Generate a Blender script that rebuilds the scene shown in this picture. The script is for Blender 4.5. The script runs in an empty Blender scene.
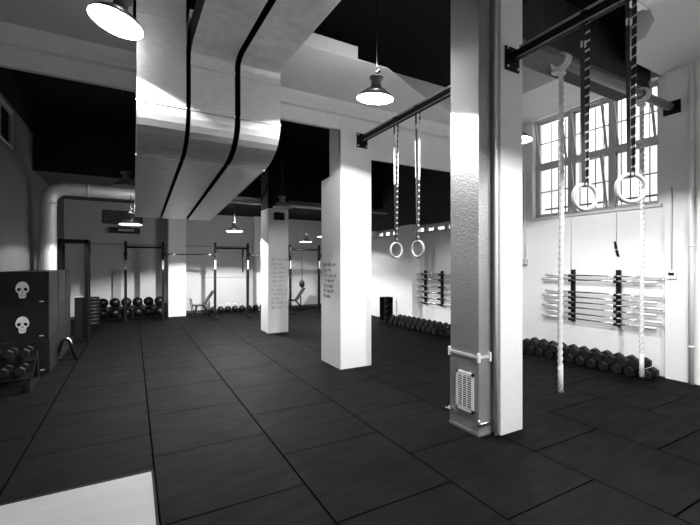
import bpy, bmesh, math, random
from mathutils import Vector, Matrix
random.seed(4)
SC = bpy.context.scene
COL = SC.collection
PI = math.pi

# ------------------------------------------------------------ materials
def new_mat(name):
    m = bpy.data.materials.new(name); m.use_nodes = True
    nt = m.node_tree; b = nt.nodes['Principled BSDF']
    return m, nt, b
def mat(name, v, rough=.6, metal=0.0, bump=0.0, scale=30, var=0.0, spec=.5, stretch=(1,1,1), emit=0):
    m, nt, b = new_mat(name)
    b.inputs['Base Color'].default_value = (v, v, v, 1)
    b.inputs['Roughness'].default_value = rough
    b.inputs['Metallic'].default_value = metal
    b.inputs['Specular IOR Level'].default_value = spec
    if emit:
        b.inputs['Emission Color'].default_value = (1, 1, 1, 1)
        b.inputs['Emission Strength'].default_value = emit
    if bump or var:
        tc = nt.nodes.new('ShaderNodeTexCoord'); mp = nt.nodes.new('ShaderNodeMapping')
        mp.inputs['Scale'].default_value = stretch
        nz = nt.nodes.new('ShaderNodeTexNoise'); nz.inputs['Scale'].default_value = scale
        nz.inputs['Detail'].default_value = 6
        nt.links.new(tc.outputs['Object'], mp.inputs[0]); nt.links.new(mp.outputs[0], nz.inputs['Vector'])
        if bump:
            bp = nt.nodes.new('ShaderNodeBump'); bp.inputs['Strength'].default_value = bump
            bp.inputs['Distance'].default_value = .01
            nt.links.new(nz.outputs['Fac'], bp.inputs['Height']); nt.links.new(bp.outputs[0], b.inputs['Normal'])
        if var:
            mr = nt.nodes.new('ShaderNodeMapRange')
            mr.inputs['From Min'].default_value = .3; mr.inputs['From Max'].default_value = .7
            mr.inputs['To Min'].default_value = v*(1-var); mr.inputs['To Max'].default_value = v*(1+var)
            nt.links.new(nz.outputs['Fac'], mr.inputs['Value']); nt.links.new(mr.outputs[0], b.inputs['Base Color'])
    return m

M = {}
M['plaster'] = mat('white_plaster', .72, .75, bump=.15, scale=40, var=.04)
M['beam'] = mat('beam_plaster', .72, .8, bump=.15, scale=30, var=.05)
M['grey_wall'] = mat('dull_wall_paint', .11, .8, bump=.15, scale=25, var=.06)
M['back'] = mat('back_wall_paint', .5, .8, bump=.15, scale=25, var=.05)
M['black_paint'] = mat('black_ceiling_paint', .006, .9, bump=.2, scale=20, var=.2, spec=.2)
M['dark_paint'] = mat('dark_grey_paint', .05, .8, var=.2, scale=10, spec=.2)
M['black_steel'] = mat('black_powder_coat', .004, .5, bump=.05, scale=200, spec=.18)
M['black_rubber'] = mat('black_rubber', .006, .5, bump=.2, scale=120, var=.2, spec=.25)
M['chrome'] = mat('chrome_steel', .75, .22, 1.0)
M['galv'] = mat('galvanised_sheet', .78, .40, .45, bump=.12, scale=9, var=.10, stretch=(1, 1, 8))
M['galv_flat'] = mat('galvanised_edge', .75, .4, .4, bump=.05, scale=30, var=.05)
M['white_metal'] = mat('white_enamel', .75, .35, 0)
M['shade_out'] = mat('shade_grey_enamel', .16, .4, 0)
M['pipe'] = mat('pale_duct_wrap', .8, .45, .3, bump=.1, scale=20, var=.05)
M['frame'] = mat('window_frame_paint', .5, .5)
M['dark_frame'] = mat('dark_window_frame', .3, .5)
M['bar'] = mat('iron_bar', .10, .5, .5)
M['bar_paint'] = mat('grey_bar_paint', .2, .45)
M['ring'] = mat('pale_wood_ring', .36, .45, var=.08, scale=15)
M['rope'] = mat('pale_rope', .62, .9, bump=.2, scale=150, var=.12)
M['strap'] = mat('black_webbing', .02, .8)
def strap_mat():
    m, nt, b = new_mat('black_strap_with_white_ticks'); b.inputs['Roughness'].default_value = .8
    N = nt.nodes.new; L = nt.links.new
    tc = N('ShaderNodeTexCoord'); sp = N('ShaderNodeSeparateXYZ'); L(tc.outputs['Object'], sp.inputs[0])
    md = N('ShaderNodeMath'); md.operation = 'FLOORED_MODULO'; md.inputs[1].default_value = .075; L(sp.outputs['Z'], md.inputs[0])
    lt = N('ShaderNodeMath'); lt.operation = 'LESS_THAN'; lt.inputs[1].default_value = .017; L(md.outputs[0], lt.inputs[0])
    gx = N('ShaderNodeMath'); gx.operation = 'GREATER_THAN'; gx.inputs[1].default_value = .008; L(sp.outputs['X'], gx.inputs[0])
    gz = N('ShaderNodeMath'); gz.operation = 'GREATER_THAN'; gz.inputs[1].default_value = .14; L(sp.outputs['Z'], gz.inputs[0])
    m1 = N('ShaderNodeMath'); m1.operation = 'MULTIPLY'; L(lt.outputs[0], m1.inputs[0]); L(gx.outputs[0], m1.inputs[1])
    m2 = N('ShaderNodeMath'); m2.operation = 'MULTIPLY'; L(m1.outputs[0], m2.inputs[0]); L(gz.outputs[0], m2.inputs[1])
    mr = N('ShaderNodeMapRange'); mr.inputs['To Min'].default_value = .02; mr.inputs['To Max'].default_value = .75
    L(m2.outputs[0], mr.inputs['Value']); L(mr.outputs[0], b.inputs['Base Color'])
    return m
M['strap'] = strap_mat()
M['strap_mark'] = mat('white_strap_mark', .7, .7)
M['box'] = mat('dark_stained_ply', .009, .6, bump=.1, scale=12, var=.6, spec=.12, stretch=(1, 1, 6))
M['skull'] = mat('pale_stencil_paint', .65, .8, var=.08, scale=60)
M['top'] = mat('pale_laminate', .30, .38, var=.05, scale=3, stretch=(1, 7, 1))
M['ink'] = mat('black_ink', .22, .7)
M['rack_label'] = mat('white_sleeve', .5, .5)
M['plastic'] = mat('white_plastic', .7, .4)
M['ball'] = mat('slam_ball_rubber', .005, .35, bump=.1, scale=90, spec=.3)
M['vinyl'] = mat('bench_vinyl', .006, .35)
M['bulb'] = mat('glowing_bulb', .9, .4, emit=40)

def stucco():
    m, nt, b = new_mat('embossed_aluminium')
    b.inputs['Base Color'].default_value = (.36, .36, .36, 1); b.inputs['Metallic'].default_value = .6
    b.inputs['Roughness'].default_value = .42
    tc = nt.nodes.new('ShaderNodeTexCoord'); mp = nt.nodes.new('ShaderNodeMapping')
    mp.inputs['Scale'].default_value = (1, 1, 1.5)
    vo = nt.nodes.new('ShaderNodeTexVoronoi'); vo.inputs['Scale'].default_value = 60
    bp = nt.nodes.new('ShaderNodeBump'); bp.inputs['Strength'].default_value = .55; bp.inputs['Distance'].default_value = .006
    nt.links.new(tc.outputs['Object'], mp.inputs[0]); nt.links.new(mp.outputs[0], vo.inputs['Vector'])
    nt.links.new(vo.outputs['Distance'], bp.inputs['Height']); nt.links.new(bp.outputs[0], b.inputs['Normal'])
    return m
M['stucco'] = stucco()

def floor_mat():
    m, nt, b = new_mat('rubber_floor_tiles')
    N = nt.nodes.new; L = nt.links.new
    tc = N('ShaderNodeTexCoord'); sep = N('ShaderNodeSeparateXYZ'); cmb = N('ShaderNodeCombineXYZ')
    ax = N('ShaderNodeMath'); ax.operation = 'SUBTRACT'; ax.inputs[1].default_value = .15 - 8*.985
    ay = N('ShaderNodeMath'); ay.operation = 'ADD'; ay.inputs[1].default_value = 10.02
    L(tc.outputs['Object'], sep.inputs[0]); L(sep.outputs['X'], ax.inputs[0]); L(sep.outputs['Y'], ay.inputs[0])
    L(ay.outputs[0], cmb.inputs['X']); L(ax.outputs[0], cmb.inputs['Y'])
    br = N('ShaderNodeTexBrick'); br.offset = .5; br.offset_frequency = 2; br.squash = 1
    br.inputs['Scale'].default_value = 1; br.inputs['Brick Width'].default_value = 1.02
    br.inputs['Row Height'].default_value = .985; br.inputs['Mortar Size'].default_value = .008
    br.inputs['Mortar Smooth'].default_value = .3; br.inputs['Bias'].default_value = 0
    br.inputs['Color1'].default_value = (.0028, .0028, .0028, 1); br.inputs['Color2'].default_value = (.0040, .0040, .0040, 1)
    br.inputs['Mortar'].default_value = (.0003, .0003, .0003, 1)
    L(cmb.outputs[0], br.inputs['Vector'])
    # scuffs and chalk
    n1 = N('ShaderNodeTexNoise'); n1.inputs['Scale'].default_value = 1.3; n1.inputs['Detail'].default_value = 7
    n1.inputs['Distortion'].default_value = 1.2
    mp = N('ShaderNodeMapping'); mp.inputs['Scale'].default_value = (1.0, 5.0, 1)
    L(tc.outputs['Object'], mp.inputs[0])
    n2 = N('ShaderNodeTexNoise'); n2.inputs['Scale'].default_value = 2.2; n2.inputs['Detail'].default_value = 8
    L(tc.outputs['Object'], n1.inputs['Vector']); L(mp.outputs[0], n2.inputs['Vector'])
    mx = N('ShaderNodeMath'); mx.operation = 'MULTIPLY'; L(n1.outputs['Fac'], mx.inputs[0]); L(n2.outputs['Fac'], mx.inputs[1])
    mr = N('ShaderNodeMapRange'); mr.inputs['From Min'].default_value = .15; mr.inputs['From Max'].default_value = .40
    mr.inputs['To Min'].default_value = .72; mr.inputs['To Max'].default_value = 1.45
    L(mx.outputs[0], mr.inputs['Value'])
    vm = N('ShaderNodeVectorMath'); vm.operation = 'SCALE'
    L(br.outputs['Color'], vm.inputs[0]); L(mr.outputs[0], vm.inputs['Scale']); L(vm.outputs[0], b.inputs['Base Color'])
    n3 = N('ShaderNodeTexNoise'); n3.inputs['Scale'].default_value = 260
    ad = N('ShaderNodeMath'); ad.operation = 'MULTIPLY_ADD'; ad.inputs[1].default_value = -2.5
    L(br.outputs['Fac'], ad.inputs[0]); L(n3.outputs['Fac'], ad.inputs[2])
    bp = N('ShaderNodeBump'); bp.inputs['Strength'].default_value = .35; bp.inputs['Distance'].default_value = .004
    L(ad.outputs[0], bp.inputs['Height']); L(bp.outputs[0], b.inputs['Normal'])
    rr = N('ShaderNodeMapRange'); rr.inputs['To Min'].default_value = .8; rr.inputs['To Max'].default_value = .58
    L(n2.outputs['Fac'], rr.inputs['Value']); L(rr.outputs[0], b.inputs['Roughness'])
    b.inputs['Specular IOR Level'].default_value = .22
    sm = N('ShaderNodeMath'); sm.operation = 'MULTIPLY_ADD'; sm.inputs[1].default_value = -.035; sm.inputs[2].default_value = .035
    L(br.outputs['Fac'], sm.inputs[0]); L(sm.outputs[0], b.inputs['Specular IOR Level'])
    return m
M['floor'] = floor_mat()

def glass_mat(name='window_glass'):
    m, nt, b = new_mat(name)
    out = nt.nodes['Material Output']
    tr = nt.nodes.new('ShaderNodeBsdfTransparent'); tr.inputs[0].default_value = (.92, .92, .92, 1)
    gl = nt.nodes.new('ShaderNodeBsdfGlossy'); gl.inputs['Roughness'].default_value = .05
    mx = nt.nodes.new('ShaderNodeMixShader'); mx.inputs[0].default_value = .06
    nt.links.new(tr.outputs[0], mx.inputs[1]); nt.links.new(gl.outputs[0], mx.inputs[2])
    nt.links.new(mx.outputs[0], out.inputs['Surface'])
    nt.nodes.remove(b)
    return m
M['glass'] = glass_mat()

# ------------------------------------------------------------ mesh helpers
class MB:
    def __init__(s): s.bm = bmesh.new()
    def box(s, x0, x1, y0, y1, z0, z1, bev=0):
        g = bmesh.ops.create_cube(s.bm, size=1)
        for v in g['verts']:
            v.co = Vector(((x0+x1)/2+v.co.x*(x1-x0), (y0+y1)/2+v.co.y*(y1-y0), (z0+z1)/2+v.co.z*(z1-z0)))
        if bev:
            es = list({e for v in g['verts'] for e in v.link_edges})
            bmesh.ops.bevel(s.bm, geom=es, offset=bev, segments=2, affect='EDGES', profile=.5)
        return s
    def obox(s, c, size, rot=Matrix.Identity(3), bev=0):
        g = bmesh.ops.create_cube(s.bm, size=1)
        for v in g['verts']:
            v.co = Vector(c) + rot @ Vector((v.co.x*size[0], v.co.y*size[1], v.co.z*size[2]))
        if bev:
            es = list({e for v in g['verts'] for e in v.link_edges})
            bmesh.ops.bevel(s.bm, geom=es, offset=bev, segments=2, affect='EDGES', profile=.5)
        return s
    def bar(s, a, b, w, h=None):           # rectangular bar between two points
        a, b = Vector(a), Vector(b); h = h or w; d = (b-a)
        q = d.to_track_quat('Z', 'Y').to_matrix()
        return s.obox((a+b)/2, (w, h, d.length), q)
    def cyl(s, a, b, r, r2=None, n=16, smooth=True):
        a, b = Vector(a), Vector(b); d = b-a; q = d.to_track_quat('Z', 'Y').to_matrix().to_4x4()
        g = bmesh.ops.create_cone(s.bm, cap_ends=True, segments=n, radius1=r, radius2=r if r2 is None else r2,
                                  depth=d.length, matrix=Matrix.Translation((a+b)/2) @ q)
        if smooth:
            for f in {f for v in g['verts'] for f in v.link_faces}:
                if len(f.verts) == 4: f.smooth = True
        return s
    def sph(s, c, r, u=20, v=12, sc=(1, 1, 1)):
        g = bmesh.ops.create_uvsphere(s.bm, u_segments=u, v_segments=v, radius=r)
        for w in g['verts']: w.co = Vector((w.co.x*sc[0]+c[0], w.co.y*sc[1]+c[1], w.co.z*sc[2]+c[2]))
        for f in {f for w in g['verts'] for f in w.link_faces}: f.smooth = True
        return s
    def lathe(s, prof, c=(0, 0, 0), n=32, smooth=True):   # prof (r, z)
        rings = []
        for r, z in prof:
            rings.append([s.bm.verts.new((c[0]+r*math.cos(2*PI*i/n), c[1]+r*math.sin(2*PI*i/n), c[2]+z)) for i in range(n)])
        for a, b in zip(rings, rings[1:]):
            for i in range(n):
                f = s.bm.faces.new((a[i], a[(i+1) % n], b[(i+1) % n], b[i])); f.smooth = smooth
        return s
    def tube(s, pts, r, n=10, closed=False, smooth=True, twist=None):
        pts = [Vector(p) for p in pts]; rings = []; N = len(pts)
        nrm = None
        for i, p in enumerate(pts):
            if closed: t = (pts[(i+1) % N]-pts[i-1]).normalized()
            else: t = (pts[min(i+1, N-1)]-pts[max(i-1, 0)]).normalized()
            if nrm is None:
                nrm = t.orthogonal().normalized()
            nrm = (nrm - t*nrm.dot(t)).normalized(); bi = t.cross(nrm)
            ring = []
            for k in range(n):
                a = 2*PI*k/n; rr = r
                if twist: rr = r*(1+twist[1]*math.cos(3*(a - twist[0]*i)))
                ring.append(s.bm.verts.new(p + nrm*math.cos(a)*rr + bi*math.sin(a)*rr))
            rings.append(ring)
        m = N if closed else N-1
        for i in range(m):
            a, b = rings[i], rings[(i+1) % N]
            for k in range(n):
                f = s.bm.faces.new((a[k], a[(k+1) % n], b[(k+1) % n], b[k])); f.smooth = smooth
        if not closed:
            s.bm.faces.new(rings[0][::-1]); s.bm.faces.new(rings[-1])
        return s
    def prism(s, pts, z0, z1):             # polygon in xy extruded
        a = [s.bm.verts.new((x, y, z0)) for x, y in pts]; b = [s.bm.verts.new((x, y, z1)) for x, y in pts]
        n = len(pts); s.bm.faces.new(a[::-1]); s.bm.faces.new(b)
        for i in range(n): s.bm.faces.new((a[i], a[(i+1) % n], b[(i+1) % n], b[i]))
        return s
    def prism_x(s, pts, x0, x1, smooth=False):   # polygon in yz extruded along x
        a = [s.bm.verts.new((x0, y, z)) for y, z in pts]; b = [s.bm.verts.new((x1, y, z)) for y, z in pts]
        n = len(pts); s.bm.faces.new(a[::-1]); s.bm.faces.new(b)
        for i in range(n):
            f = s.bm.faces.new((a[i], a[(i+1) % n], b[(i+1) % n], b[i])); f.smooth = False
        return s
    def prism_y(s, pts, y0, y1):
        a = [s.bm.verts.new((x, y0, z)) for x, z in pts]; b = [s.bm.verts.new((x, y1, z)) for x, z in pts]
        n = len(pts); s.bm.faces.new(a[::-1]); s.bm.faces.new(b)
        for i in range(n): s.bm.faces.new((a[i], a[(i+1) % n], b[(i+1) % n], b[i]))
        return s
    def build(s, name, m, parent=None, loc=None, recalc=True):
        if recalc: bmesh.ops.recalc_face_normals(s.bm, faces=s.bm.faces[:])
        me = bpy.data.meshes.new(name); s.bm.to_mesh(me); s.bm.free()
        me.materials.append(m)
        o = bpy.data.objects.new(name, me); COL.objects.link(o)
        if parent is not None: o.parent = parent
        if loc is not None: o.location = loc
        return o

def tag(o, label=None, cat=None, group=None, kind=None):
    if label: o['label'] = label
    if cat: o['category'] = cat
    if group: o['group'] = group
    if kind: o['kind'] = kind
    return o
def empty(name, loc, label=None, cat=None, group=None, rz=0):
    o = bpy.data.objects.new(name, None); COL.objects.link(o)
    o.location = loc; o.rotation_euler = (0, 0, rz); o.empty_display_size = .1
    return tag(o, label, cat, group)
def structure(name, mb, m, parent=None):
    o = mb.build(name, m, parent)
    if parent is None: o['kind'] = 'structure'
    return o
def copy_tree(o, parent=None):
    c = o.copy(); COL.objects.link(c)
    if parent is not None: c.parent = parent
    for ch in list(o.children): copy_tree(ch, c)
    return c

# ------------------------------------------------------------ camera
cam = bpy.data.cameras.new('camera'); cam.sensor_width = 36; cam.lens = 390/700*36
cam.shift_y = 2.5/700; cam.clip_start = .02
co = bpy.data.objects.new('camera', cam); COL.objects.link(co)
co.location = (0, 0, 1.65)
YAW = math.atan2(217, 390)
co.rotation_euler = (PI/2, 0, -YAW)
SC.camera = co

XL, XR, YB, YF = -1.8, 6.85, 14.3, -4.0
# ------------------------------------------------------------ setting
structure('floor', MB().box(XL-.2, XR+.4, YF, YB+.2, -.1, 0), M['floor'])
# left wall with high window opening (Y 5.6 - 8.75, z 3.65 - 4.25)
w = MB()
w.box(XL-.25, XL, YF, YB, 0, 3.62)
w.box(XL-.25, XL, YF, 4.6, 3.62, 5.0); w.box(XL-.25, XL, 8.75, YB, 3.62, 4.35); w.box(XL-.25, XL, 4.6, 8.75, 4.3, 4.35)
structure('wall_left', w, M['grey_wall'])
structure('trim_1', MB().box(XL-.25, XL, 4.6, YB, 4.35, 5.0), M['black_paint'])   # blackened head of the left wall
structure('wall_back', MB().box(XL-.25, XR+.25, YB, YB+.2, 0, 3.7), M['back'])
structure('wall_front', MB().box(XL-.25, XR+.25, YF-.2, YF, 0, 5.0), M['plaster'])
# right wall: near window Y 2.85-4.9 z 2.55-4.42 ; far windows
w = MB()
X0, X1 = XR, XR+.3
w.box(X0, X1, YF, YB, 0, 2.5)
w.box(X0, X1, YF, 2.85, 2.5, 5.0); w.box(X0, X1, 2.85, 4.95, 4.46, 5.0); w.box(X0, X1, 4.95, 7.1, 2.5, 5.0)
w.box(X0, X1, 2.85, 4.95, 2.5, 2.56)
w.box(X0, X1, 8.7, 9.55, 2.5, 2.75); w.box(X0, X1, 10.7, YB, 2.5, 2.75)
structure('wall_right', w, M['plaster'])
structure('trim_2', MB().box(X0-.01, X1, 7.1, YB, 2.75, 5.0), M['dark_paint'])  # dark band painting in the unlit upper wall of the far bay
# pilaster on the right wall, beyond it the far bay
structure('trim_21', MB().box(6.79, X0+.0, YF, 2.74, 0, 4.45), M['plaster'])
structure('trim_3', MB().box(6.6, X0-.0, 8.4, 9.1, 0, 2.75), M['plaster'])
structure('trim_4', MB().box(6.62, X0-.0, 5.35, 5.75, 0, 4.45), M['plaster'])

# ceilings
structure('ceiling', MB().box(XL-.25, XR+.3, YF, 10.17, 4.95, 5.1), M['black_paint'])
structure('ceiling_rear', MB().box(XL-.25, 1.55, 10.2, YB, 3.62, 3.75), M['grey_wall'])
structure('ceiling_rear_black', MB().box(1.55, XR+.3, 10.2, YB, 3.42, 3.75), M['black_paint'])
structure('trim_5', MB().box(XL-.25, XR, 10.17, 10.2, 3.6, 5.1), M['black_paint'])    # black drop face
# plaster soffit and cross beam
pts = [(XL, 4.2), (.0, 4.2), (.0, 4.75), (.5, 4.75), (.5, 4.2), (2.9, 4.2), (3.95, 4.68), (5.2, 5.1), (5.2, 5.45), (XL, 5.45)]
structure('trim_6', MB().prism(pts, 4.2, 4.22), M['beam'])
structure('trim_18', MB().box(XL, 2.4, 4.76, 5.4, 4.22, 4.949), M['black_paint'])
structure('trim_19', MB().box(1.2, 2.45, 4.20, 4.24, 4.22, 4.37), M['beam'])
b = MB()
b.box(XL, 2.86, 5.45, 5.52, 3.79, 4.95)
b.box(2.86, XR, 5.47, 5.52, 3.40, 4.95)
structure('trim_7', b, M['beam'])
b = MB(); b.prism_x([(5.45, 4.0), (5.40, 4.02), (5.385, 4.06), (5.36, 4.10), (5.34, 4.2), (5.45, 4.2)], XL, XR)
structure('trim_8', b, M['beam'])
structure('trim_20', MB().box(XL, XR, 5.521, 5.8, 4.0, 4.949), M['black_paint'])
# near right soffit with rounded corner
pts = [(XR, 2.8), (5.95, 2.8)]
for k in range(7):
    a = PI/2 + (PI/2)*k/6*.9
    pts.append((5.95+.45*math.cos(a), 2.35+.45*math.sin(a)))
pts += [(5.2, 2.2), (4.62, 2.05), (4.62, YF), (XR, YF)]
structure('trim_9', MB().prism(pts, 4.45, 4.95), M['plaster'])
structure('trim_10', MB().box(5.6, XR, 3.5, 5.45, 4.46, 4.95), M['plaster'])
structure('trim_11', MB().box(4.3, XR, 2.95, 3.42, 4.3, 4.95), M['dark_paint'])

# ------------------------------------------------------------ near window
def window(name, x, y0, y1, z0, z1, cols, transom, fm, bars=True, depth=.06, tilt=False, outward=1, sub=2, barstep=.14):
    root = bpy.data.objects.new(name, None); COL.objects.link(root); root['kind'] = 'structure'
    root.location = (x, y0, z0); W = y1-y0; H = z1-z0; d = depth
    f = MB(); t = .05
    f.box(0, d, 0, W, 0, t); f.box(0, d, 0, W, H-t, H); f.box(0, d, 0, t, 0, H); f.box(0, d, W-t, W, 0, H)
    for c in range(1, cols): f.box(-.01, d+.01, W*c/cols-.045, W*c/cols+.045, 0, H)
    if transom: f.box(-.012, d+.012, 0, W, transom-.045, transom+.045)
    f.build('window_frame', fm, root)
    rows = [(t, H-t)] if not transom else [(t, transom-.045), (transom+.045, H-t)]
    for c in range(cols):
        a, bb = W*c/cols+.045, W*(c+1)/cols-.045
        for (q0, q1) in rows:
            s = MB(); e = .025
            s.box(d*.3, d*.8, a, bb, q0, q0+e); s.box(d*.3, d*.8, a, bb, q1-e, q1)
            s.box(d*.3, d*.8, a, a+e, q0, q1); s.box(d*.3, d*.8, bb-e, bb, q0, q1)
            for k in range(1, sub): s.box(d*.4, d*.7, a, bb, q0+(q1-q0)*k/sub-.01, q0+(q1-q0)*k/sub+.01)
            sash = s.build('sash', fm, root)
            g = MB().box(d*.5, d*.55, a, bb, q0, q1); g.build('pane', M['glass'], sash)
    if bars:
        s = MB(); n = int(W/barstep)
        for k in range(1, n): s.cyl((outward*.28, W*k/n, 0), (outward*.28, W*k/n, H), .009, n=8)
        for z in (.2,): s.box(outward*.28-.004, outward*.28+.004, 0, W, z-.015, z+.015)
        s.build('security_grille', M['bar'], root)
    return root
wn = window('window_1', XR+.12, 2.85, 4.95, 2.56, 4.46, 3, 1.0, M['frame'])
# inward-tilted hopper casements
for (c, z, h) in ((0, 1.06, .78), (1, 1.06, .78), (1, .06, .86), (2, 1.06, .78)):
    s = MB(); a0 = .7*c+.06; b0 = .7*(c+1)-.06
    s.bar((0, a0+.03, z), (-.16, a0+.03, z+h), .03, .03); s.bar((0, b0-.03, z), (-.16, b0-.03, z+h), .03, .03)
    s.bar((-.16, a0, z+h), (-.16, b0, z+h), .03, .03)
    s.build('tilted_sash', M['frame'], wn)
window('window_2', XR+.12, 7.1, 8.7, 2.5, 2.75, 4, 0, M['frame'], barstep=.1, sub=1)
window('window_3', XR+.12, 9.55, 10.7, 2.5, 2.75, 3, 0, M['frame'], bars=False, sub=1)
window('window_4', XL-.07, 4.6, 8.75, 3.62, 4.3, 5, 0, M['frame'], bars=False, outward=-1, sub=1)
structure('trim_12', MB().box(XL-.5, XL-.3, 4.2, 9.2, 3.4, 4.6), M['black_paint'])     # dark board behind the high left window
structure('trim_13', MB().box(XR-.03, XR+.12, 2.8, 5.0, 2.52, 2.56), M['frame'])
# a pale building opposite, seen through the window
ob = MB()
ob.box(13, 14, -4, 14, 0, 5.2)
ob = ob.build('opposite_building', M['plaster']); ob['kind'] = 'structure'

# ------------------------------------------------------------ columns
def scribble(mb, origin, ux, rows, width, size, seed, nrm):
    rnd = random.Random(seed); o = Vector(origin); ux = Vector(ux); nrm = Vector(nrm)
    for r in range(rows):
        x = rnd.random()*width*.15; wend = width*(.6+.4*rnd.random())
        while x < wend:
            wl = size*(1.5+2.5*rnd.random()); pts = []; n = int(wl/size*6)+2
            for k in range(n):
                px = x+wl*k/n; pz = -r*size*2.1 + size*.5*math.sin(k*1.9+rnd.random()) * (1.0 if rnd.random() > .25 else 1.8)
                pts.append(o+ux*px+Vector((0, 0, pz))+nrm*.002)
            mb.tube(pts, .0022, n=4); x += wl+size*.8
# near column
c = MB().box(3.10, 3.42, 2.58, 3.12, 0, 4.949, .006)
colm = c.build('column', M['plaster']); tag(colm, 'nearest square white column standing behind the embossed metal riser duct', 'column')
tag(colm, kind=None)
# column 2
root = empty('column', (3.12, 5.72, 0), 'thick white square column in mid-floor with handwriting low on its left face', 'column')
c = MB(); c.prism_x([(-.275, 0), (.44, 0), (.44, 3.1), (.12, 3.12), (.12, 3.999), (-.275, 3.999)], -.26, .31)
c.build('shaft', M['plaster'], root)
s = MB(); scribble(s, (-.26, .36, 1.66), (0, -1, 0), 7, .50, .042, 3, (-1, 0, 0))
tag(s.build('handwriting', M['ink'], root), 'faint black handwriting')
# column 3
root = empty('column', (3.1, 9.4, 0), 'white column behind the thick one, small black box near its top', 'column')
MB().box(-.26, .25, -.25, .36, 0, 3.02, .006).build('shaft', M['plaster'], root)
tag(MB().box(-.26, .25, -.25, .36, 3.02, 4.949).build('shaft_head', M['black_paint'], root), 'black painted upper shaft')
tag(MB().box(-.12, .12, -.36, -.25, 2.74, 2.92, .01).build('speaker_box', M['black_steel'], root), 'small black box')
s = MB(); scribble(s, (-.2, -.25, 1.78), (1, 0, 0), 12, .4, .05, 8, (0, -1, 0)); s.build('handwriting', M['ink'], root)
# column 4
MB().box(.98, 1.5, 13.6, 14.05, 0, 3.619, .006).build('column', M['plaster'])
tag(bpy.context.scene.objects[-1] if False else COL.objects[-1], 'farthest white column near the back wall beside the ball rack', 'column')

# ------------------------------------------------------------ embossed riser duct on near column
root = empty('riser_duct', (2.99, 2.86, 0), 'embossed aluminium riser duct with louvre grille, strapped to near column', 'duct')
dx0, dx1, dy0, dy1 = -.09, .072, -.19, .20
MB().box(dx0, dx1, dy0, dy1, 0.0, .74, .004).build('lower_section', M['stucco'], root)
MB().box(dx0+.004, dx1, dy0+.004, dy1-.004, .74, 4.949, .004).build('upper_section', M['stucco'], root)
s = MB(); s.box(dx0-.008, dx1, dy0-.008, dy1+.008, .745, .77); s.build('joint_band', M['galv_flat'], root)
for (x, y) in ((dx0-.008, dy1-.005), (dx0-.008, dy0-.008), (dx1-.025, dy0-.014)):
    MB().box(x-.004, x+.022, y-.004, y+.022, .71, .80, .003).build('corner_clip', M['white_metal'], root)
g = MB(); gy0, gy1, gz0, gz1 = -.13, .10, .20, .585
g.box(dx0-.014, dx0, gy0, gy0+.025, gz0, gz1); g.box(dx0-.014, dx0, gy1-.025, gy1, gz0, gz1)
g.box(dx0-.014, dx0, gy0, gy1, gz0, gz0+.03); g.box(dx0-.014, dx0, gy0, gy1, gz1-.03, gz1)
gr = g.build('louvre_grille', M['white_metal'], root)
MB().box(dx0-.003, dx0-.0005, gy0+.02, gy1-.02, gz0+.02, gz1-.02).build('grille_backing', M['black_paint'], gr)
g = MB()
for k in range(15):
    z = gz0+.04+k*.0215; g.obox((dx0-.009, (gy0+gy1)/2, z), (.016, gy1-gy0-.05, .004), Matrix.Rotation(.6, 3, 'Y'))
for y in (-.06, 0.0): g.box(dx0-.012, dx0-.008, y+.01, y+.016, gz0+.02, gz1-.02)
g.build('louvre', M['white_metal'], gr)
s = MB(); s.cyl((dx0-.03, dy1-.02, .13), (dx0-.03, dy1-.02, .19), .009); s.cyl((dx0, dy1-.02, .16), (dx0-.05, dy1-.02, .16), .012)
s.cyl((dx0-.045, dy1-.05, .165), (dx0-.045, dy1+.02, .165), .008); s.build('clamp_bolt', M['chrome'], root)
s = MB(); s.cyl((dx0-.015, dy0-.02, .11), (dx0-.015, dy0-.02, .17), .009); s.cyl((dx0-.03, dy0-.025, .125), (dx1+.02, dy0-.025, .135), .012)
s.build('clamp_bar', M['chrome'], root)
s = MB(); s.box(dx0-.006, dx1, dy0-.006, dy1+.006, 0, .03); s.build('base_flange', M['stucco'], root)
# white conduit in the gap
o = MB().cyl((3.080, 2.62, 0.0), (3.080, 2.62, 4.949), .017).build('conduit', M['white_metal'])
tag(o, 'slim white conduit running up between riser duct and near column', 'pipe')

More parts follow.
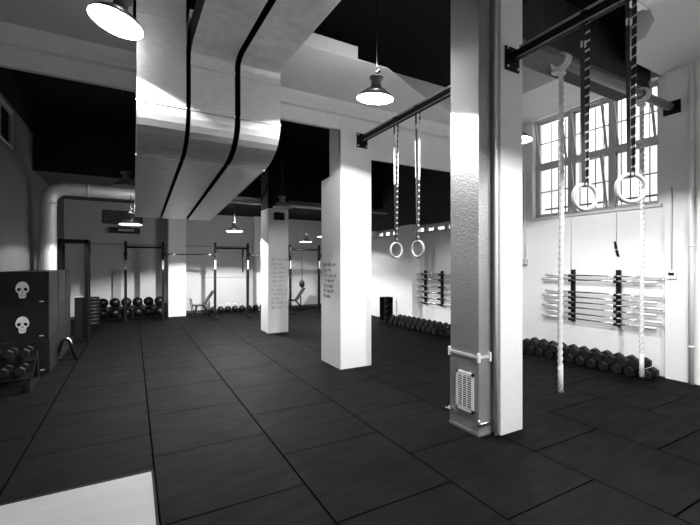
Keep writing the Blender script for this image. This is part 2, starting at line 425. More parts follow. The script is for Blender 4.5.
# ------------------------------------------------------------ big galvanised ducts
def path_duct(kind):
    Y0, zt, zb, zf, Yf = 4.3, 3.88, 2.87, 2.62, 8.95
    lo = []
    if kind == 'bend':
        lo += [(-3.0, zt-.45), (4.12, zt), (4.22, zt-.015), (Y0-.01, zt-.05), (Y0, zt-.10)]
    else:
        lo += [(Y0, 4.94)]
    for k in range(10):
        a = PI/2*k/9
        lo.append((Y0+.62*(1-math.cos(a)), 3.22-(.35)*math.sin(a)))
    lo += [(Yf, zf), (Yf+.12, zf+.04), (Yf+.17, zf+.15)]
    hi = [(Yf+.17, zf+.55), (5.1, 3.3), (4.75, 3.45)]
    if kind == 'bend': hi += [(4.7, 3.9), (4.62, 4.05), (4.5, 4.16), (-3.0, 3.72)]
    else: hi += [(4.7, 3.7), (4.7, 4.94)]
    return lo+hi
for (kind, x0, x1, lab) in (('riser', .03, .475, 'leftmost galvanised ceiling duct, rising straight up beside the bright pendant lamp'),
                      ('bend', .52, .965, 'middle one of the three side-by-side galvanised ceiling ducts'),
                      ('bend', 1.025, 1.475, 'rightmost of the three side-by-side galvanised ceiling ducts')):
    prof = path_duct(kind)
    root = empty('ceiling_duct', ((x0+x1)/2, 4.3, 2.87), lab, 'duct', 'big galvanised ducts under the ceiling')
    cx = (x0+x1)/2
    m = MB(); m.prism_x([(y-4.3, z-2.87) for y, z in prof], x0-cx, x1-cx)
    m.build('duct_body', M['galv'], root)
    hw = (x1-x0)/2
    for sx in (-hw-.004, hw):  # black side panels added to paint the shade between the ducts
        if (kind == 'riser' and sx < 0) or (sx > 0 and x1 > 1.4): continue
        tag(MB().prism_x([(y-4.3, z-2.87) for y, z in prof], sx, sx+.004).build('gap_shade_panel', M['black_paint'], root), 'black panel painting in the gap shade')
    s = MB()     # seams: flange strips across the underside
    s.box(-hw-.006, hw+.006, 4.92-4.3, 4.945-4.3, 2.862-2.87, 2.885-2.87)
    s.build('seam_flange', M['galv_flat'], root)
    s = MB(); s.box(-hw-.006, hw+.006, -.012, .012, 3.24-2.87, 3.262-2.87)
    s.build('seam_flange', M['galv_flat'], root); s = MB()
    if kind == 'bend':
        s.prism_x([(-.09, 1.02), (-.088, .995), (-.075, 1.006), (-.065, .986), (-.052, .998), (-.042, .975), (-.03, .985), (-.02, .96), (-.02, 1.02)], -hw-.003, hw+.003)
        s.build('crimped_bend', M['galv_flat'], root); s = MB()
        s.box(-hw-.003, hw+.003, -.012, .0, 3.70-2.87, 3.74-2.87)
    else:
        s.box(-hw-.003, hw+.003, -.012, .0, 4.10-2.87, 4.12-2.87)
    s.build('seam_flange', M['galv_flat'], root)
    s = MB()
    for sx in (-hw, hw):       # corner beads along the lower run
        s.bar((sx-.004*(1 if sx > 0 else -1), .65, -.003), (sx-.004*(1 if sx > 0 else -1), 4.6, -.247), .008)
    s.build('corner_bead', M['galv_flat'], root)
# round duct at far left
pts = [(-1.5, 9.9, .0)]
R = .3
pts = [(-1.5, 9.9, 0), (-1.5, 9.9, 1.5), (-1.5, 9.9, 2.93)]
for k in range(1, 9):
    a = PI/2*k/8; pts.append((-1.5+R*(1-math.cos(a)), 9.9, 2.93+R*math.sin(a)))
pts += [(0, 9.9, 3.23), (1.6, 9.9, 3.23)]
root = empty('round_duct', (0, 0, 0), 'pale round duct rising in far left corner and turning right', 'duct')
MB().tube(pts, .138, n=24).build('duct_tube', M['pipe'], root)
s = MB(); s.cyl((-.85, 9.9, 3.23), (-.80, 9.9, 3.23), .146, n=24); s.build('joint_collar', M['pipe'], root); s = MB(); s.cyl((-1.5, 9.9, 2.88), (-1.5, 9.9, 2.92), .146, n=24)
s.build('joint_collar', M['pipe'], root)
s = MB()
s.tube([(1.6, 9.9, 3.23), (6.8, 9.9, 3.23)], .035, n=12)
tag(s.build('ceiling_pipe', M['white_metal']), 'thin white pipe running under black ceiling past the second-farthest column', 'pipe')
# galvanised duct top right corner
root = empty('ceiling_duct', (4.32, .6, 4.2), 'galvanised duct end high at the top right, above the ropes', 'duct')
MB().box(-.28, .28, -3, 1.50, .08, .5, .02).build('duct_body', M['galv'], root)
MB().box(-.29, .29, 1.40, 1.43, .07, .51).build('seam_flange', M['galv_flat'], root)

# ------------------------------------------------------------ pendant lamps
def make_lamp():
    root = empty('pendant_lamp', (0, 0, 0), cat='lamp', group='industrial pendant lamps')
    s = MB()
    prof = [(.2, 0), (.198, .012), (.165, .05), (.11, .092), (.064, .118), (.056, .13), (.055, .20), (.075, .205), (.075, .235), (.045, .24), (.02, .25), (.0, .25)]
    inner = [(.2, 0), (.192, .012), (.16, .046), (.105, .085), (.055, .11), (.052, .15), (.0, .15)]
    s.lathe(prof[::-1]); s.build('lamp_shade', M['shade_out'], root)
    t = MB(); t.lathe(inner); t.build('reflector', M['white_metal'], root)
    u = MB(); u.cyl((0, 0, .25), (0, 0, .29), .018); u.sph((.03, 0, .30), .02); u.build('hanger', M['black_steel'], root)
    return root
lamp0 = make_lamp(); lamp_parts = list(lamp0.children)
def lamp(first, loc, ztop, label, power, lit=True, scale=1.0, tilt=(0, 0)):
    if first: o = lamp0
    else:
        o = lamp0.copy(); COL.objects.link(o)
        for ch in lamp_parts:
            c = ch.copy(); COL.objects.link(c); c.parent = o
    o.location = loc; o.scale = (scale,)*3; o['label'] = label
    L = (ztop-loc[2])/scale
    o.rotation_euler = (tilt[0], tilt[1], 0)
    cd = MB().cyl((0, 0, 0), (0, 0, L-.28-.03), .006, n=8).build('cord', M['black_steel'], o, (0, 0, .29))
    cd.rotation_euler = Matrix.Rotation(0, 3, 'X').to_euler() if tilt == (0, 0) else o.rotation_euler.to_matrix().inverted().to_euler()
    bm_ = M['bulb'] if lit else M['plastic']
    MB().sph((0, 0, .112), .034, sc=(1, 1, 1.0)).build('bulb', bm_, o)
    if lit:
        ld = bpy.data.lights.new('lamp_light', 'POINT'); ld.energy = power; ld.shadow_soft_size = .012
        lo = bpy.data.objects.new('lamp_light', ld); COL.objects.link(lo); lo.parent = o; lo.location = (0, 0, .064)
        vd = bpy.data.lights.new('vent_light', 'POINT'); vd.energy = power*.05; vd.shadow_soft_size = .04   # light escaping through the vented neck
        vo = bpy.data.objects.new('vent_light', vd); COL.objects.link(vo); vo.parent = o; vo.location = (0, 0, .335)
    return o
lamp(True, (-.12, 3.70, 3.62), 4.95, 'bright pendant lamp at top left in front of the leftmost duct', 150, scale=1.0, tilt=(0, .2))
lamp(False, (2.33, 3.62, 3.48), 4.95, 'bright pendant lamp hanging left of near column over mid-floor', 340, tilt=(.12, 0))
lamp(False, (4.50, 3.5, 3.32), 4.95, 'bright pendant lamp half hidden behind near column, by the windows', 240)
lamp(False, (-.10, 7.2, 2.90), 4.95, 'unlit grey pendant lamp at left of the ducts below the pale pipe', 0, False)
lamp(False, (-.04, 8.95, 2.46), 3.08, 'lit pendant lamp over far left, lower than the unlit one', 210)
lamp(False, (2.38, 10.65, 2.55), 3.42, 'lit pendant lamp hanging before back wall left of second-farthest column', 900)
lamp(False, (2.74, 7.86, 2.86), 4.95, 'unlit grey pendant lamp in front of the second-farthest column top', 0, False)
lamp(False, (5.05, 12.1, 2.42), 3.42, 'lower of two small lit pendant lamps left of thick column', 90)
lamp(False, (5.15, 10.9, 2.52), 3.42, 'upper of two small lit pendant lamps left of thick column', 90)
# the next row of the room's lamps, behind the photographer
lamp(False, (2.35, -.1, 3.48), 4.95, 'pendant lamp beside the camera on the middle row', 600)
lamp(False, (4.6, -.2, 3.4), 4.95, 'pendant lamp right of the camera on the window row', 330)

# ------------------------------------------------------------ rails and rings
def rail(y0, y1, plates, label):
    root = empty('pull_up_rail', (3.25, (y0+y1)/2, 3.68), label, 'rail', 'black steel overhead rails between columns')
    h = (y1-y0)/2
    s = MB(); s.box(-.035, .035, -h, h, -.035, .035); s.build('square_tube', M['black_steel'], root)
    s = MB(); s.box(-.042, -.035, -h+.1, h-.1, -.045, -.036); s.box(-.02, .02, -h+.1, h-.1, .036, .07); s.build('lower_edge', M['dark_frame'], root)
    for (y, sg) in plates:
        p = MB(); p.box(-.10, .10, y-h-.0 if False else y-.006, y+.006, -.13, .10); pl = p.build('mounting_plate', M['black_steel'], root)
        for (bx, bz) in ((-.075, -.10), (.075, -.10), (-.075, .075), (.075, .075)):
            MB().cyl((bx, y, bz), (bx, y+sg*.02, bz), .012, n=6).build('bolt', M['galv_flat'], pl)
    return root
rail(3.126, 5.443, ((5.443-.006-(3.126+5.443)/2, -1),), 'black steel rail spanning from thick column to near column')
rail(-3.0, 2.575, ((2.575-.006-(-3.0+2.575)/2, -1),), 'black steel rail bolted to front of near column, holding the nearest rings')

def ring_set(y, zr, rot, label, group, topz=3.72, w=.032, mark=.10, sw=.046, so=.027):
    root = empty('gymnastic_ring', (3.25, y, zr), label, 'gymnastic ring', group, rot)
    pts = [(.103*math.cos(a), 0, .103*math.sin(a)) for a in [2*PI*k/40 for k in range(40)]]
    MB().tube(pts, .0155, n=12, closed=True).build('ring', M['ring'], root)
    H = topz-zr
    s = MB()
    s.bar((-.022, 0, .085), (-.040, 0, H), w, .004) if False else None
    s.bar((-.013, 0, .085), (-so, 0, H+.02), sw, .004); s.bar((.013, 0, .087), (so, .002, H+.02), sw, .004)
    s.box(-w-.002, w+.002, -.045, .045, H-.005, H+.005)
    s.box(-w*.5, w*.5, -.02, .02, .083, .09); s.box(-w*.5, w*.5, -.02, .02, .118, .125)
    st = s.build('strap', M['strap'], root)
    if mark > .11:
        for sg in (-1, 1):
            q = MB(); q.bar((sg*.026, 0, H*.50), (sg*.035, 0, H-.22), .028, .007)
            tag(q.build('pale_webbing', M['rope'], st), 'pale upper webbing')
    b_ = MB(); b_.box(-w-.003, .003, -.012, .006, H-.28, H-.23); b_.build('cam_buckle', M['galv_flat'], st)
    return root
ring_set(1.865, 2.21, -.4, 'gymnastic ring on black strap, left one of the near pair by window', 'gymnastic rings on the near rail')
ring_set(1.525, 2.225, -.6, 'gymnastic ring on black strap, right one of the near pair by window', 'gymnastic rings on the near rail')
ring_set(4.50, 1.86, .09, 'gymnastic ring hanging beside thick column, left of the middle pair', 'gymnastic rings on the middle rail', mark=.12, sw=.026, so=.036)
ring_set(4.02, 1.86, -1.45, 'gymnastic ring hanging left of riser duct, right one of the middle pair', 'gymnastic rings on the middle rail', mark=.12, sw=.026, so=.036)

# round pipe carrying the ropes
root = empty('rope_bar', (5.1, 2.66, 3.92), 'thick round bar from near column to black plate on window wall', 'rail')
MB().cyl((3.42-5.1, 0, 0), (6.778-5.1, 0, 0), .055, n=20).build('bar_tube', M['bar_paint'], root)
p = MB().box(6.778-5.1, 6.79-5.1, -.11, .10, -.10, .09); p = p.build('wall_plate', M['black_steel'], root)
MB().cyl((6.73-5.1, 0, 0), (6.778-5.1, 0, 0), .075, n=20).build('pipe_socket', M['black_steel'], p)
def rope(x, zb, label, r=.023):
    root = empty('climbing_rope', (x, 2.66, zb), label, 'rope', 'climbing ropes')
    H = 3.92-zb; pts = []; n = int((H-.16)/.012)
    rnd = random.Random(x)
    for k in range(n+1):
        z = .0+(H-.06)*k/n; sw = .012*math.sin(z*1.3+x)
        pts.append((sw*(1-z/H), .01*math.sin(z*2.1)*(1-z/H), z))
    MB().tube(pts, r, n=15, twist=(.36, .28)).build('rope_strand', M['rope'], root)
    s = MB(); s.cyl((pts[0][0], pts[0][1], -.004), (pts[0][0], pts[0][1], .30), r*1.18, r*1.12); s.build('whipped_end', M['rope'], root)
    s = MB()
    for j, (dx, q) in enumerate(((-.035, .1), (.0, -.1), (.035, .25))):
        lp = [(dx+q*.1*math.sin(a), .078*math.cos(a), H+.078*math.sin(a)) for a in [2*PI*k/20 for k in range(20)]]
        s.tube(lp, r*.9, n=8, closed=True)
    lp = [(.05*math.cos(a), .03+.055*math.sin(a), H-.11+.02*math.sin(a)) for a in [2*PI*k/20 for k in range(20)]]
    s.tube(lp, r*.95, n=8, closed=True)
    s.sph((0, .0, H-.10), .04)
    s.build('knot', M['rope'], root)
    return root
rope(4.18, .235, 'pale climbing rope hanging nearest, just right of near column')
rope(5.95, .16, 'pale climbing rope hanging farther right, in front of the barbells')

# ------------------------------------------------------------ barbell wall racks
def hook_rail(parent, y, z0, z1, zs):
    s = MB(); s.box(-.05, 0, y-.03, y+.03, z0, z1)
    for z in zs:
        s.box(-.13, -.05, y-.025, y+.025, z-.032, z-.017); s.box(-.14, -.125, y-.025, y+.025, z-.032, z+.012)
    s.build('hook_rail', M['black_steel'], parent)
def barbell_proto(L, sleeve, rs):
    root = empty('barbell', (0, 0, 0), cat='barbell')
    MB().cyl((0, -L/2, 0), (0, L/2, 0), .014, n=12).build('bar_shaft', M['chrome'], root)
    for sg in (-1, 1):
        s = MB(); s.cyl((0, sg*(L/2), 0), (0, sg*(L/2-sleeve), 0), rs, n=16); s.cyl((0, sg*(L/2-sleeve), 0), (0, sg*(L/2-sleeve-.02), 0), rs*1.45, n=16)
        s.build('sleeve', M['galv_flat'], root)
    return root
def barbell_set(yc, half, hooks, zs, L, names, group, z0, z1, racklabel):
    root = empty('barbell_rack', (XR, yc, z0), racklabel, 'rack')
    for h in hooks: hook_rail(root, h-yc, 0, z1-z0, [z-z0 for z in zs])
    proto = None
    for i, z in enumerate(zs):
        if proto is None: proto = barbell_proto(L, .34, .022); o = proto
        else: o = copy_tree(proto)
        o.location = (XR-.09, yc+(.03 if i % 2 else -.04), z); o['label'] = names[i]; o['group'] = group
zs = [1.47, 1.39, 1.18, 1.09, 1.0, .905, .80, .71]
ordn = ['topmost', 'second from top', 'third from top', 'fourth from top', 'fifth from top', 'third from bottom', 'second from bottom', 'lowest']
barbell_set(3.72, 0, (4.12, 3.38), zs, 1.85, ['steel barbell on near wall rack beneath the large window, '+q for q in ordn], 'barbells on the near wall rack', .66, 1.57, 'near wall rack of two black hook rails beneath the large window')
zs2 = [1.42, 1.28, 1.10, .95, .80, .66]
ord2 = ['topmost', 'second from top', 'third from top', 'third from bottom', 'second from bottom', 'lowest']
barbell_set(7.8, 0, (8.12, 7.48), zs2, 1.75, ['steel barbell on far wall rack left of riser duct, '+q for q in ord2], 'barbells on the far wall rack', .6, 1.5, 'far wall rack of two black hook rails seen left of riser duct')

# ------------------------------------------------------------ hex dumbbells
def hexhead(mb, x, r):
    pts = [(r*math.cos(PI/3*k+PI/6), r*math.sin(PI/3*k+PI/6)) for k in range(6)]
    rin = [(p*.82, q*.82) for p, q in pts]
    L = r*1.15
    def ring(xx, P): return [mb.bm.verts.new((xx, p, q)) for p, q in P]
    R = [ring(x-L/2, rin), ring(x-L/2+r*.18, pts), ring(x+L/2-r*.18, pts), ring(x+L/2, rin)]
    for a, b_ in zip(R, R[1:]):
        for i in range(6): mb.bm.faces.new((a[i], a[(i+1) % 6], b_[(i+1) % 6], b_[i]))
    mb.bm.faces.new(R[0][::-1]); mb.bm.faces.new(R[-1])
def dumbbell_proto(r, cat='dumbbell'):
    root = empty('dumbbell', (0, 0, 0), cat=cat)
    h = MB(); hexhead(h, -.115, r); h.build('head', M['black_rubber'], root)
    h = MB(); hexhead(h, .115, r); h.build('head', M['black_rubber'], root)
    MB().cyl((-.08, 0, 0), (.08, 0, 0), .016, n=10).build('handle', M['chrome'], root)
    return root
def dumbbell_rows(x, y0, y1, n, r, wherefrom, group):
    proto = None; step = (y1-y0)/(n-1)
    ords = ['nearest', 'second', 'third', 'fourth', 'fifth', 'sixth', 'seventh', 'eighth', 'ninth', 'tenth', 'eleventh', 'twelfth']
    for row in range(2):
        for k in range(n - row):
            if proto is None: proto = dumbbell_proto(r); o = proto
            else: o = copy_tree(proto)
            y = y0+step*k+(step/2 if row else 0)
            z = r*.867+row*(math.sqrt(max((2*r)**2-(step/2)**2, .01))*.90+.0)
            o.location = (x+random.uniform(-.015, .015), y, z)
            o['label'] = 'black hex dumbbell %s, %s row, %s from the right' % (wherefrom, 'upper' if row else 'bottom', 'first' if k == 0 else ords[k])
            o['group'] = group
dumbbell_rows(6.55, 2.84, 4.86, 12, .083, 'beneath near barbells', 'dumbbells along the window wall')
dumbbell_rows(6.42, 6.75, 8.95, 12, .083, 'in far bay', 'dumbbells in the far bay')

# vertical ball stand in the far bay
root = empty('ball_stand', (6.45, 9.42, 0), 'black upright ball stand against far right wall', 'rack')
s = MB(); s.box(-.14, .14, -.14, .14, 0, .03); s.box(.11, .14, -.14, -.10, 0, .72); s.box(.11, .14, .10, .14, 0, .72); s.box(-.14, .14, -.14, .14, .70, .72)
s.box(-.14, -.11, -.14, -.11, 0, .72); s.box(-.14, -.11, .11, .14, 0, .72)
for z in (.19, .36, .53): s.box(-.13, .13, -.12, -.09, z, z+.015); s.box(-.13, .13, .09, .12, z, z+.015)
s.box(.125, .14, -.13, .13, 0, .72); s.box(-.13, .13, .125, .14, 0, .72)
s.build('stand_frame', M['black_steel'], root)
bp = None
for k, z in enumerate((.10+.0, .275, .445, .61)):
    o = MB().sph((0, 0, 0), .075 if k else .07).build('medicine_ball', M['ball']) if bp is None else bp.copy()
    if bp is None: bp = o
    else: COL.objects.link(o)
    o.location = (6.45, 9.42, z)
    tag(o, 'small black ball in upright stand by far right wall, '+['bottom one', 'second up', 'third up', 'top one'][k], 'ball', 'balls in the upright stand')

# ------------------------------------------------------------ right wall fittings
root = empty('thermostat', (6.79, 2.655, 1.47), 'white thermostat box with thin conduit on wall right of barbells', 'thermostat')
MB().box(-.03, 0, -.06, .06, -.02, .10, .004).build('housing', M['plastic'], root)
MB().box(-.034, -.03, -.035, .035, .03, .07).build('display', M['black_steel'], root)
MB().cyl((-.012, 0, .1), (-.012, 0, 1.30), .008, n=8).build('conduit', M['frame'], root)
root = empty('wall_pipe', (6.79-.033, 2.42, 0), 'white vertical pipe on the right wall at the picture edge', 'pipe')
MB().cyl((0, 0, 0), (0, 0, 4.45), .03, n=14).build('pipe_tube', M['white_metal'], root)
for z in (.5, 1.9, 3.3): MB().cyl((0, 0, z), (0, 0, z+.03), .036, n=14).build('pipe_clip', M['galv_flat'], root)
pts = [(-.05, .10, 1.75), (-.05, .10, 3.45)] + [(-.05, .05+.05*math.cos(a), 3.45+.05*math.sin(a)) for a in [PI*k/8 for k in range(1, 9)]] + [(-.05, 0, 2.6), (-.05, 0, 1.75)]
s = MB().tube(pts, .018, n=10); s = s.build('wall_pipe', M['white_metal'], None, (XR, 4.98+.1, 0)); 
tag(s, 'looped white pipe on wall just right of near column', 'pipe')
s = MB().box(-.09, 0, -.04, .16, 1.66, 1.78, .01).build('pipe_valve', M['frame'], s)
for (y, z0, z1, lab) in ((4.17, 1.57, 2.5, 'thin cable dropping to the left hook rail below the window'),):
    o = MB().cyl((0, 0, 0), (0, 0, z1-z0), .006, n=6).build('cable', M['frame'], None, (XR-.008, y, z0)); tag(o, lab, 'cable')
root = empty('pull_switch', (XR-.012, 3.42, 1.75), 'thin cable with black pull switch hanging below the window', 'switch')
MB().cyl((0, 0, .18), (0, 0, .75), .005, n=6).build('cable', M['frame'], root)
MB().bar((0, .02, .28), (-.01, .0, .16), .03, .025).build('switch_body', M['black_steel'], root)
MB().bar((0, 0, .14), (-.01, -.03, .04), .03, .025).build('toggle', M['black_steel'], root)

# ------------------------------------------------------------ plyo boxes at left
def skull(parent, y, cz):
    # stencilled skull: outline polygon with eyes and nose as dark inlays
    P = [(-.30, .16), (-.345, .05), (-.35, -.06), (-.31, -.15), (-.22, -.20), (-.19, -.27), (-.185, -.40), (-.13, -.455), (-.05, -.47), (.05, -.47), (.13, -.455),
         (.185, -.40), (.19, -.27), (.22, -.20), (.31, -.15), (.35, -.06), (.345, .05), (.30, .16), (.23, .25), (.12, .31), (0, .33), (-.12, .31), (-.23, .25)]
    k = .27
    s = MB(); s.prism_y([(x*k*.84, z*k*1.15+cz+.015) for x, z in P], y-.003, y)
    o = s.build('skull_stencil', M['skull'], parent)
    e = MB()
    for sg in (-1, 1):
        e.prism_y([(sg*.145*k+.09*k*math.cos(a), (-.05)*k+.09*k*math.sin(a)-sg*.02*k*math.cos(a)+cz+.015) for a in [2*PI*i/14 for i in range(14)]], y-.005, y-.003)
    e.prism_y([(0, cz+.015-.13*k), (-.05*k, cz+.015-.23*k), (.05*k, cz+.015-.23*k)], y-.005, y-.003)
    for q in (-.09, -.03, .03, .09):
        e.prism_y([((q-.007)*k, cz+.015-.33*k), ((q+.007)*k, cz+.015-.33*k), ((q+.007)*k, cz+.015-.44*k), ((q-.007)*k, cz+.015-.44*k)], y-.005, y-.003)
    e.build('skull_features', M['box'], o)
bw, bd, bh = .63, .80, .517
lv = ['bottom', 'middle', 'top']
st = ['front stack', 'second stack behind', 'rear stack']
for si, y in enumerate((7.4, 8.22, 9.06)):
    dep = .80 if si < 2 else .62
    for k in range(3):
        sk = si == 0 and k > 0
        if si == 0:
            lab = 'dark plywood jump box, %s of the %s' % (lv[k], 'front stack by left wall') + (', with skull' if sk else '')
        else: lab = 'dark plywood jump box, %s of the %s' % (lv[k], ('middle stack by left wall' if si == 1 else 'rear stack by the black frame'))
        dx = random.uniform(-.006, .006)
        root = empty('jump_box', (-1.425+dx, y+dep/2, k*bh), lab, 'jump box', 'stacked dark jump boxes')
        MB().box(-bw/2, bw/2, -dep/2, dep/2, 0.0, bh-.002, .004).build('box_body', M['box'], root)
        s = MB(); s.box(-.06, .06, -dep/2-.001, -dep/2+.004, bh-.095, bh-.07)
        s.build('handle_slot', M['black_paint'], root)
        s = MB(); s.box(bw/2-.004, bw/2+.001, -.06, .06, bh-.12, bh-.095); s.build('handle_slot', M['black_paint'], root)
        s = MB(); s.box(.20, .25, -dep/2-.003, -dep/2, .06, .075) ; s.build('metal_tag', M['galv_flat'], root)
        if sk: skull(root, -dep/2, bh*.49)

# low dumbbell rack in front of the boxes
root = empty('dumbbell_rack', (-1.45, 6.75, 0), 'low black sloping rack on floor before the jump boxes', 'rack')
s = MB()
for x in (-.25, .25):
    s.bar((x, -.30, .03), (x, .35, .03), .05, .06); s.bar((x, -.26, .05), (x, .20, .44), .05, .05); s.bar((x, .28, .05), (x, .20, .44), .05, .05)
s.build('rack_frame', M['black_steel'], root)
a = math.atan2(.30, .34)
for (y, z) in ((-.14, .19), (.10, .38)):
    q = MB(); q.obox((0, y, z), (.56, .20, .012), Matrix.Rotation(a*.6, 3, 'X')); q.build('rack_tray', M['black_steel'], root)
proto = dumbbell_proto(.062)
i = 0
for r_, (y, z) in enumerate(((6.61, .262), (6.85, .452))):
    for k, x in enumerate((-1.62, -1.45, -1.28)):
        o = proto if i == 0 else copy_tree(proto); i += 1
        o.location = (x, y, z+.004); o.rotation_euler = (0, 0, PI/2)
        o['label'] = 'small black dumbbell on low sloping rack, %s of %s tray' % (['left', 'middle', 'right'][k], ['lower', 'upper'][r_]); o['group'] = 'dumbbells on the low rack'
# A-shaped stand
root = empty('parallette', (-1.0, 8.15, 0), 'small black A-shaped stand with shiny top on floor by jump boxes', 'stand')
s = MB(); s.tube([(-.15, 0, .02), (-.045, 0, .36), (0, 0, .39), (.05, 0, .36), (.15, 0, .02)], .026, n=10)
s.build('leg_tube', M['black_rubber'], root)
s = MB(); s.tube([(-.03, -.006, .385), (.015, -.006, .405), (.055, -.006, .375), (.10, -.006, .22)], .024, n=10); s.build('bright_cap', M['chrome'], root)
MB().bar((-.14, 0, .05), (.14, 0, .05), .03, .02).build('cross_brace', M['black_steel'], root)

# tall black frame
root = empty('steel_frame_machine', (-1.1, 10.3, 0), 'tall black open steel frame standing behind jump boxes', 'gym machine')
s = MB()
for y in (-.12, .3):
    for x in (-.25, .22): s.box(x-.035, x+.035, y-.03, y+.03, 0, 2.2)
    s.box(-.285, .255, y-.03, y+.03, 2.13, 2.2)
s.box(-.285, -.215, -.12, .3, 2.13, 2.2); s.box(.185, .255, -.12, .3, 2.13, 2.2); s.box(-.285, .255, -.2, .4, 0, .05)
s.build('upright_frame', M['black_steel'], root)
s = MB(); s.box(-.0, .18, -.10, .2, .05, .95, .01); s.build('weight_stack', M['black_rubber'], root)
MB().box(-.0, .20, -.11, -.10, .95, .98).build('stack_cover', M['galv_flat'], root)

# bumper plates standing in a stack
proto = None
for k in range(8):
    if proto is None:
        s = MB(); s.lathe([(.025, .0), (.20, 0), (.215, .015), (.215, .08), (.20, .095), (.15, .09), (.14, .075), (.06, .075), (.025, .095), (.025, 0)], n=28)
        proto = s.build('bumper_plate', M['black_rubber']); o = proto
    else: o = proto.copy(); COL.objects.link(o)
    o.location = (-1.02+random.uniform(-.008, .008), 12.9, k*.0955)
    tag(o, 'black bumper plate in floor stack left of ball rack, %s' % ['lowest', 'second from bottom', 'third from bottom', 'fourth from bottom', 'fourth from top', 'third from top', 'second from top', 'topmost'][k], 'weight plate', 'stacked bumper plates')

# ball rack on the back wall
root = empty('ball_rack', (0, 13.85, 0), 'low two-tier black rack of slam balls against back wall', 'rack')
s = MB()
for x in (-.95, .0, .93): s.box(x-.02, x+.02, -.17, -.13, 0, .42); s.box(x-.02, x+.02, .13, .17, 0, .42)
s.box(-.97, .95, .13, .17, .0, .03)
for x in (-.95, .0, .93): s.box(x-.015, x+.015, -.13, .13, .0, .03)
s.build('rack_frame', M['black_steel'], root)
for z in (.04, .36):
    s = MB(); s.box(-.95, .93, -.15, -.11, z-.02, z); s.box(-.95, .93, .11, .15, z-.02, z); s.box(-.95, .93, -.11, .11, z-.02, z-.012); s.build('shelf', M['black_steel'], root)
proto = None
words = ['first from left', 'second from left', 'third from left', 'third from right', 'second from right', 'first from right']
for row, z in enumerate((.04, .36)):
    for k in range(6):
        if proto is None:
            p = MB().sph((0, 0, 0), .145, 24, 14).build('slam_ball', M['ball']); proto = p; o = p
        else: o = proto.copy(); COL.objects.link(o)
        o.location = (-.79+k*.305, 13.85, z+.145)
        tag(o, 'black slam ball on %s tier of back wall rack, %s' % (['lower', 'upper'][row], words[k]), 'ball', 'slam balls on the back rack')

# squat racks
def squat_rack(x0, x1, y, label, barout=None, h=2.35):
    root = empty('squat_rack', ((x0+x1)/2, y, 0), label, 'squat rack', 'black squat racks at the back')
    hw = (x1-x0)/2
    for sg in (-1, 1):
        up = MB().box(sg*hw-.035, sg*hw+.035, -.035, .035, 0, h).build('upright', M['black_steel'], root)
        tag(MB().box(sg*hw-.025, sg*hw+.025, -.037, -.034, 1.52, 1.80).build('height_sleeve', M['rack_label'], up), 'white height label')
        q = MB(); q.box(sg*hw-.05, sg*hw+.05, -.14, -.035, 1.93, 1.96); q.box(sg*hw-.05, sg*hw+.05, -.15, -.135, 1.93, 2.03); q.sph((sg*hw, -.08, 2.02), .035)
        q.build('bar_hook', M['black_steel'], up)
        f = MB(); f.box(sg*hw-.04, sg*hw+.04, -.35, .35, 0, .05); f.box(sg*hw-.09, sg*hw+.09, -.12, .12, 0, .012); f.build('foot', M['black_steel'], up)
    MB().cyl((-hw, 0, 2.18), (hw, 0, 2.18), .028, n=10).build('pull_up_bar', M['black_steel'], root)
    return root
squat_rack(-.19, .80, 13.2, 'squat rack in front of slam balls, leftmost of three at back')
squat_rack(2.24, 3.26, 12.7, 'squat rack left of second-farthest column, middle of three at back')
squat_rack(4.72, 5.80, 12.7, 'squat rack right of second-farthest column, rightmost of three')
def back_bar(x0, y0, x1, y1, z, label):
    v = Vector((x1-x0, y1-y0, 0)); root = empty('barbell', ((x0+x1)/2, (y0+y1)/2, z), label, 'barbell', 'barbells on the back racks', math.atan2(v.y, v.x))
    L = v.length/2
    MB().cyl((-L, 0, 0), (L, 0, 0), .015, n=10).build('bar_shaft', M['black_steel'], root)
    for sg in (-1, 1): MB().cyl((sg*L, 0, 0), (sg*(L-.3), 0, 0), .025, n=12).build('sleeve', M['chrome'], root)
back_bar(.85, 13.06, 2.16, 12.62, 1.975, 'dark barbell bridging leftmost and middle squat racks')
back_bar(3.31, 12.6, 4.66, 12.60, 1.975, 'dark barbell bridging middle and rightmost squat racks')

# resistance bands on the middle rack
s = MB(); pts = [(0, .0+.035*math.cos(a), -.35+.38*math.sin(a)) for a in [2*PI*k/28 for k in range(28)]]
s.tube(pts, .022, n=6, closed=True); o = s.build('resistance_band', M['black_rubber'], None, (3.10, 12.69, 2.16)); tag(o, 'black resistance band hanging on middle squat rack', 'band')

# speed ball
root = empty('speed_ball', (5.15, 12.7, 2.16), 'small dark ball hanging on a cord from rightmost squat rack', 'speed ball')
MB().cyl((0, 0, 0), (0, 0, -1.05), .012, n=6).build('cord', M['black_steel'], root)
MB().sph((0, 0, -1.17), .10, sc=(1, 1, 1.3)).build('bladder', M['ball'], root)

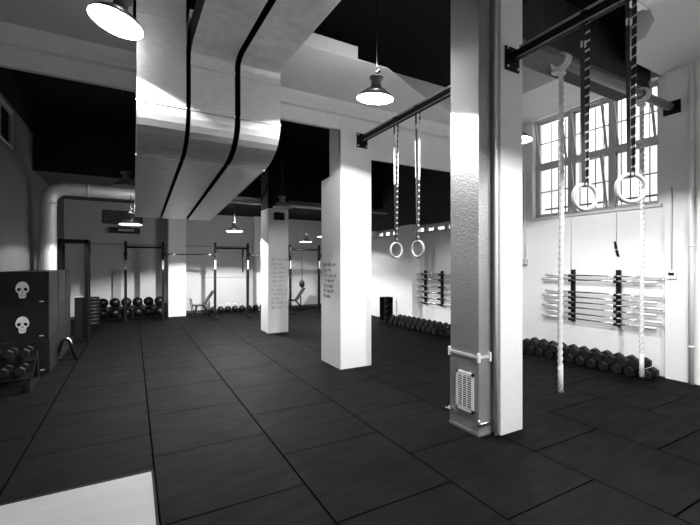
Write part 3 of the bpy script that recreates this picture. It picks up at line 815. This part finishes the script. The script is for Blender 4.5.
# benches
def bench(x, y, rz, label):
    root = empty('weight_bench', (x, y, 0), label, 'bench', 'weight benches by the back wall', rz)
    r = Matrix.Rotation(-.95, 3, 'Y')
    MB().obox((-.14, 0, .45), (.40, .26, .07), bev=.02).build('seat', M['vinyl'], root)
    MB().obox((.27, 0, .74), (.70, .26, .07), r, .02).build('backrest', M['vinyl'], root)
    s = MB(); s.bar((-.30, 0, .05), (-.20, 0, .42), .06); s.bar((.35, 0, .05), (.05, 0, .42), .06); s.bar((-.3, 0, .10), (.35, 0, .10), .05)
    root.scale = (.78, .9, .78)
    s.bar((.30, 0, .12), (.30, 0, .62), .04); s.build('bench_frame', M['black_steel'], root)
    for xx in (-.31, .36): MB().box(xx-.03, xx+.03, -.25, .25, 0, .06).build('foot', M['black_steel'], root)
    s = MB(); s.bar((-.35, -.12, .15), (-.45, -.12, .75), .03); s.bar((-.35, .12, .15), (-.45, .12, .75), .03); s.bar((-.33, -.13, .16), (-.33, .13, .16), .03); s.build('leg_support', M['black_steel'], root)
bench(1.95, 13.4, 0.1, 'inclined black bench between farthest column and middle squat rack')
bench(5.25, 13.65, 0.0, 'inclined black bench behind the rightmost squat rack')

# kettlebells in a row on the floor
proto = None
nth = ['first', 'second', 'third', 'fourth', 'fifth', 'sixth', 'seventh', 'eighth', 'ninth']
for k in range(9):
    if proto is None:
        proto = empty('kettlebell', (0, 0, 0), cat='kettlebell', group='kettlebells along the back wall')
        s = MB(); s.lathe([(0, 0), (.06, 0), (.10, .04), (.115, .10), (.10, .16), (.06, .20), (0, .21)], n=20); s.build('bell', M['ball'], proto)
        MB().tube([(-.055, 0, .18), (-.065, 0, .24), (-.04, 0, .285), (.04, 0, .285), (.065, 0, .24), (.055, 0, .18)], .016, n=8).build('handle', M['galv_flat'], proto)
        o = proto
    else: o = copy_tree(proto)
    o.location = (2.42+k*.245, 14.05, 0); o['label'] = 'black kettlebell on floor at back wall, %s from left in the row' % nth[k]

# back wall fittings
s = MB(); s.box(-.0, .42, 14.22, YB, 2.0, 2.0) if False else None
root = empty('wall_vent', (-.28, YB, 3.14), 'dark rectangular vent grille high on back wall at left', 'vent')
MB().box(-.55, .55, -.03, 0, -.20, .22).build('vent_frame', M['dark_paint'], root)
g = MB()
for k in range(9): g.obox((0, -.035, -.16+k*.042), (1.02, .02, .006), Matrix.Rotation(.5, 3, 'X'))
g.build('vent_slats', M['dark_frame'], root)
root = empty('wall_heater', (-.22, YB, 2.74), 'dark slim wall heater below the vent on back wall', 'heater')
MB().box(-.42, .42, -.14, 0, -.09, .09, .02).build('heater_body', M['dark_paint'], root)
MB().box(-.18, .25, -.146, -.14, -.03, .04).build('heater_front', M['frame'], root)
structure('trim_14', MB().box(XL, XR, YB-.015, YB, 2.28, 2.33), M['dark_frame'])
structure('trim_15', MB().box(2.1, 5.6, YB-.02, YB, 1.20, 1.225), M['dark_frame'])
structure('baseboard_back', MB().box(XL, XR, YB-.015, YB, 0, .09), M['dark_paint'])
structure('trim_16', MB().box(3.86, 4.12, YB-.22, YB, 0, 3.42), M['plaster'])   # pilaster on the back wall
structure('trim_17', MB().box(-.55, -.33, YB-.06, YB, 0, 1.5), M['dark_frame'])

# ------------------------------------------------------------ pale-topped box in the near corner
root = empty('low_platform', (-.60, 2.0, 0), 'pale smooth-topped box with black edging, cut off at bottom left', 'box')
pw, pd, ph = .70, .42, .515
MB().box(-pw, pw, -pd, pd, 0, ph-.03, .004).build('platform_body', M['top'], root)
MB().box(-pw+.012, pw-.012, -pd+.012, pd-.012, ph-.03, ph).build('top_panel', M['top'], root)
s = MB()
s.box(-pw, pw, pd-.012, pd, ph-.03, ph+.004); s.box(-pw, pw, -pd, -pd+.012, ph-.03, ph+.004)
s.box(pw-.008, pw, -pd+.012, pd-.012, ph-.03, ph+.002); s.box(-pw, -pw+.008, -pd+.012, pd-.012, ph-.03, ph+.002)
tag(s.build('edging', M['black_steel'], root), 'thin black edging')

# ------------------------------------------------------------ world and colour
w = bpy.data.worlds.new('world'); SC.world = w; w.use_nodes = True
bg = w.node_tree.nodes['Background']; bg.inputs[0].default_value = (1, 1, 1, 1); bg.inputs[1].default_value = 2.6
vs = SC.view_settings; vs.view_transform = 'Standard'; vs.look = 'None'; vs.gamma = 1; vs.use_curve_mapping = False
vs.exposure = 0.0
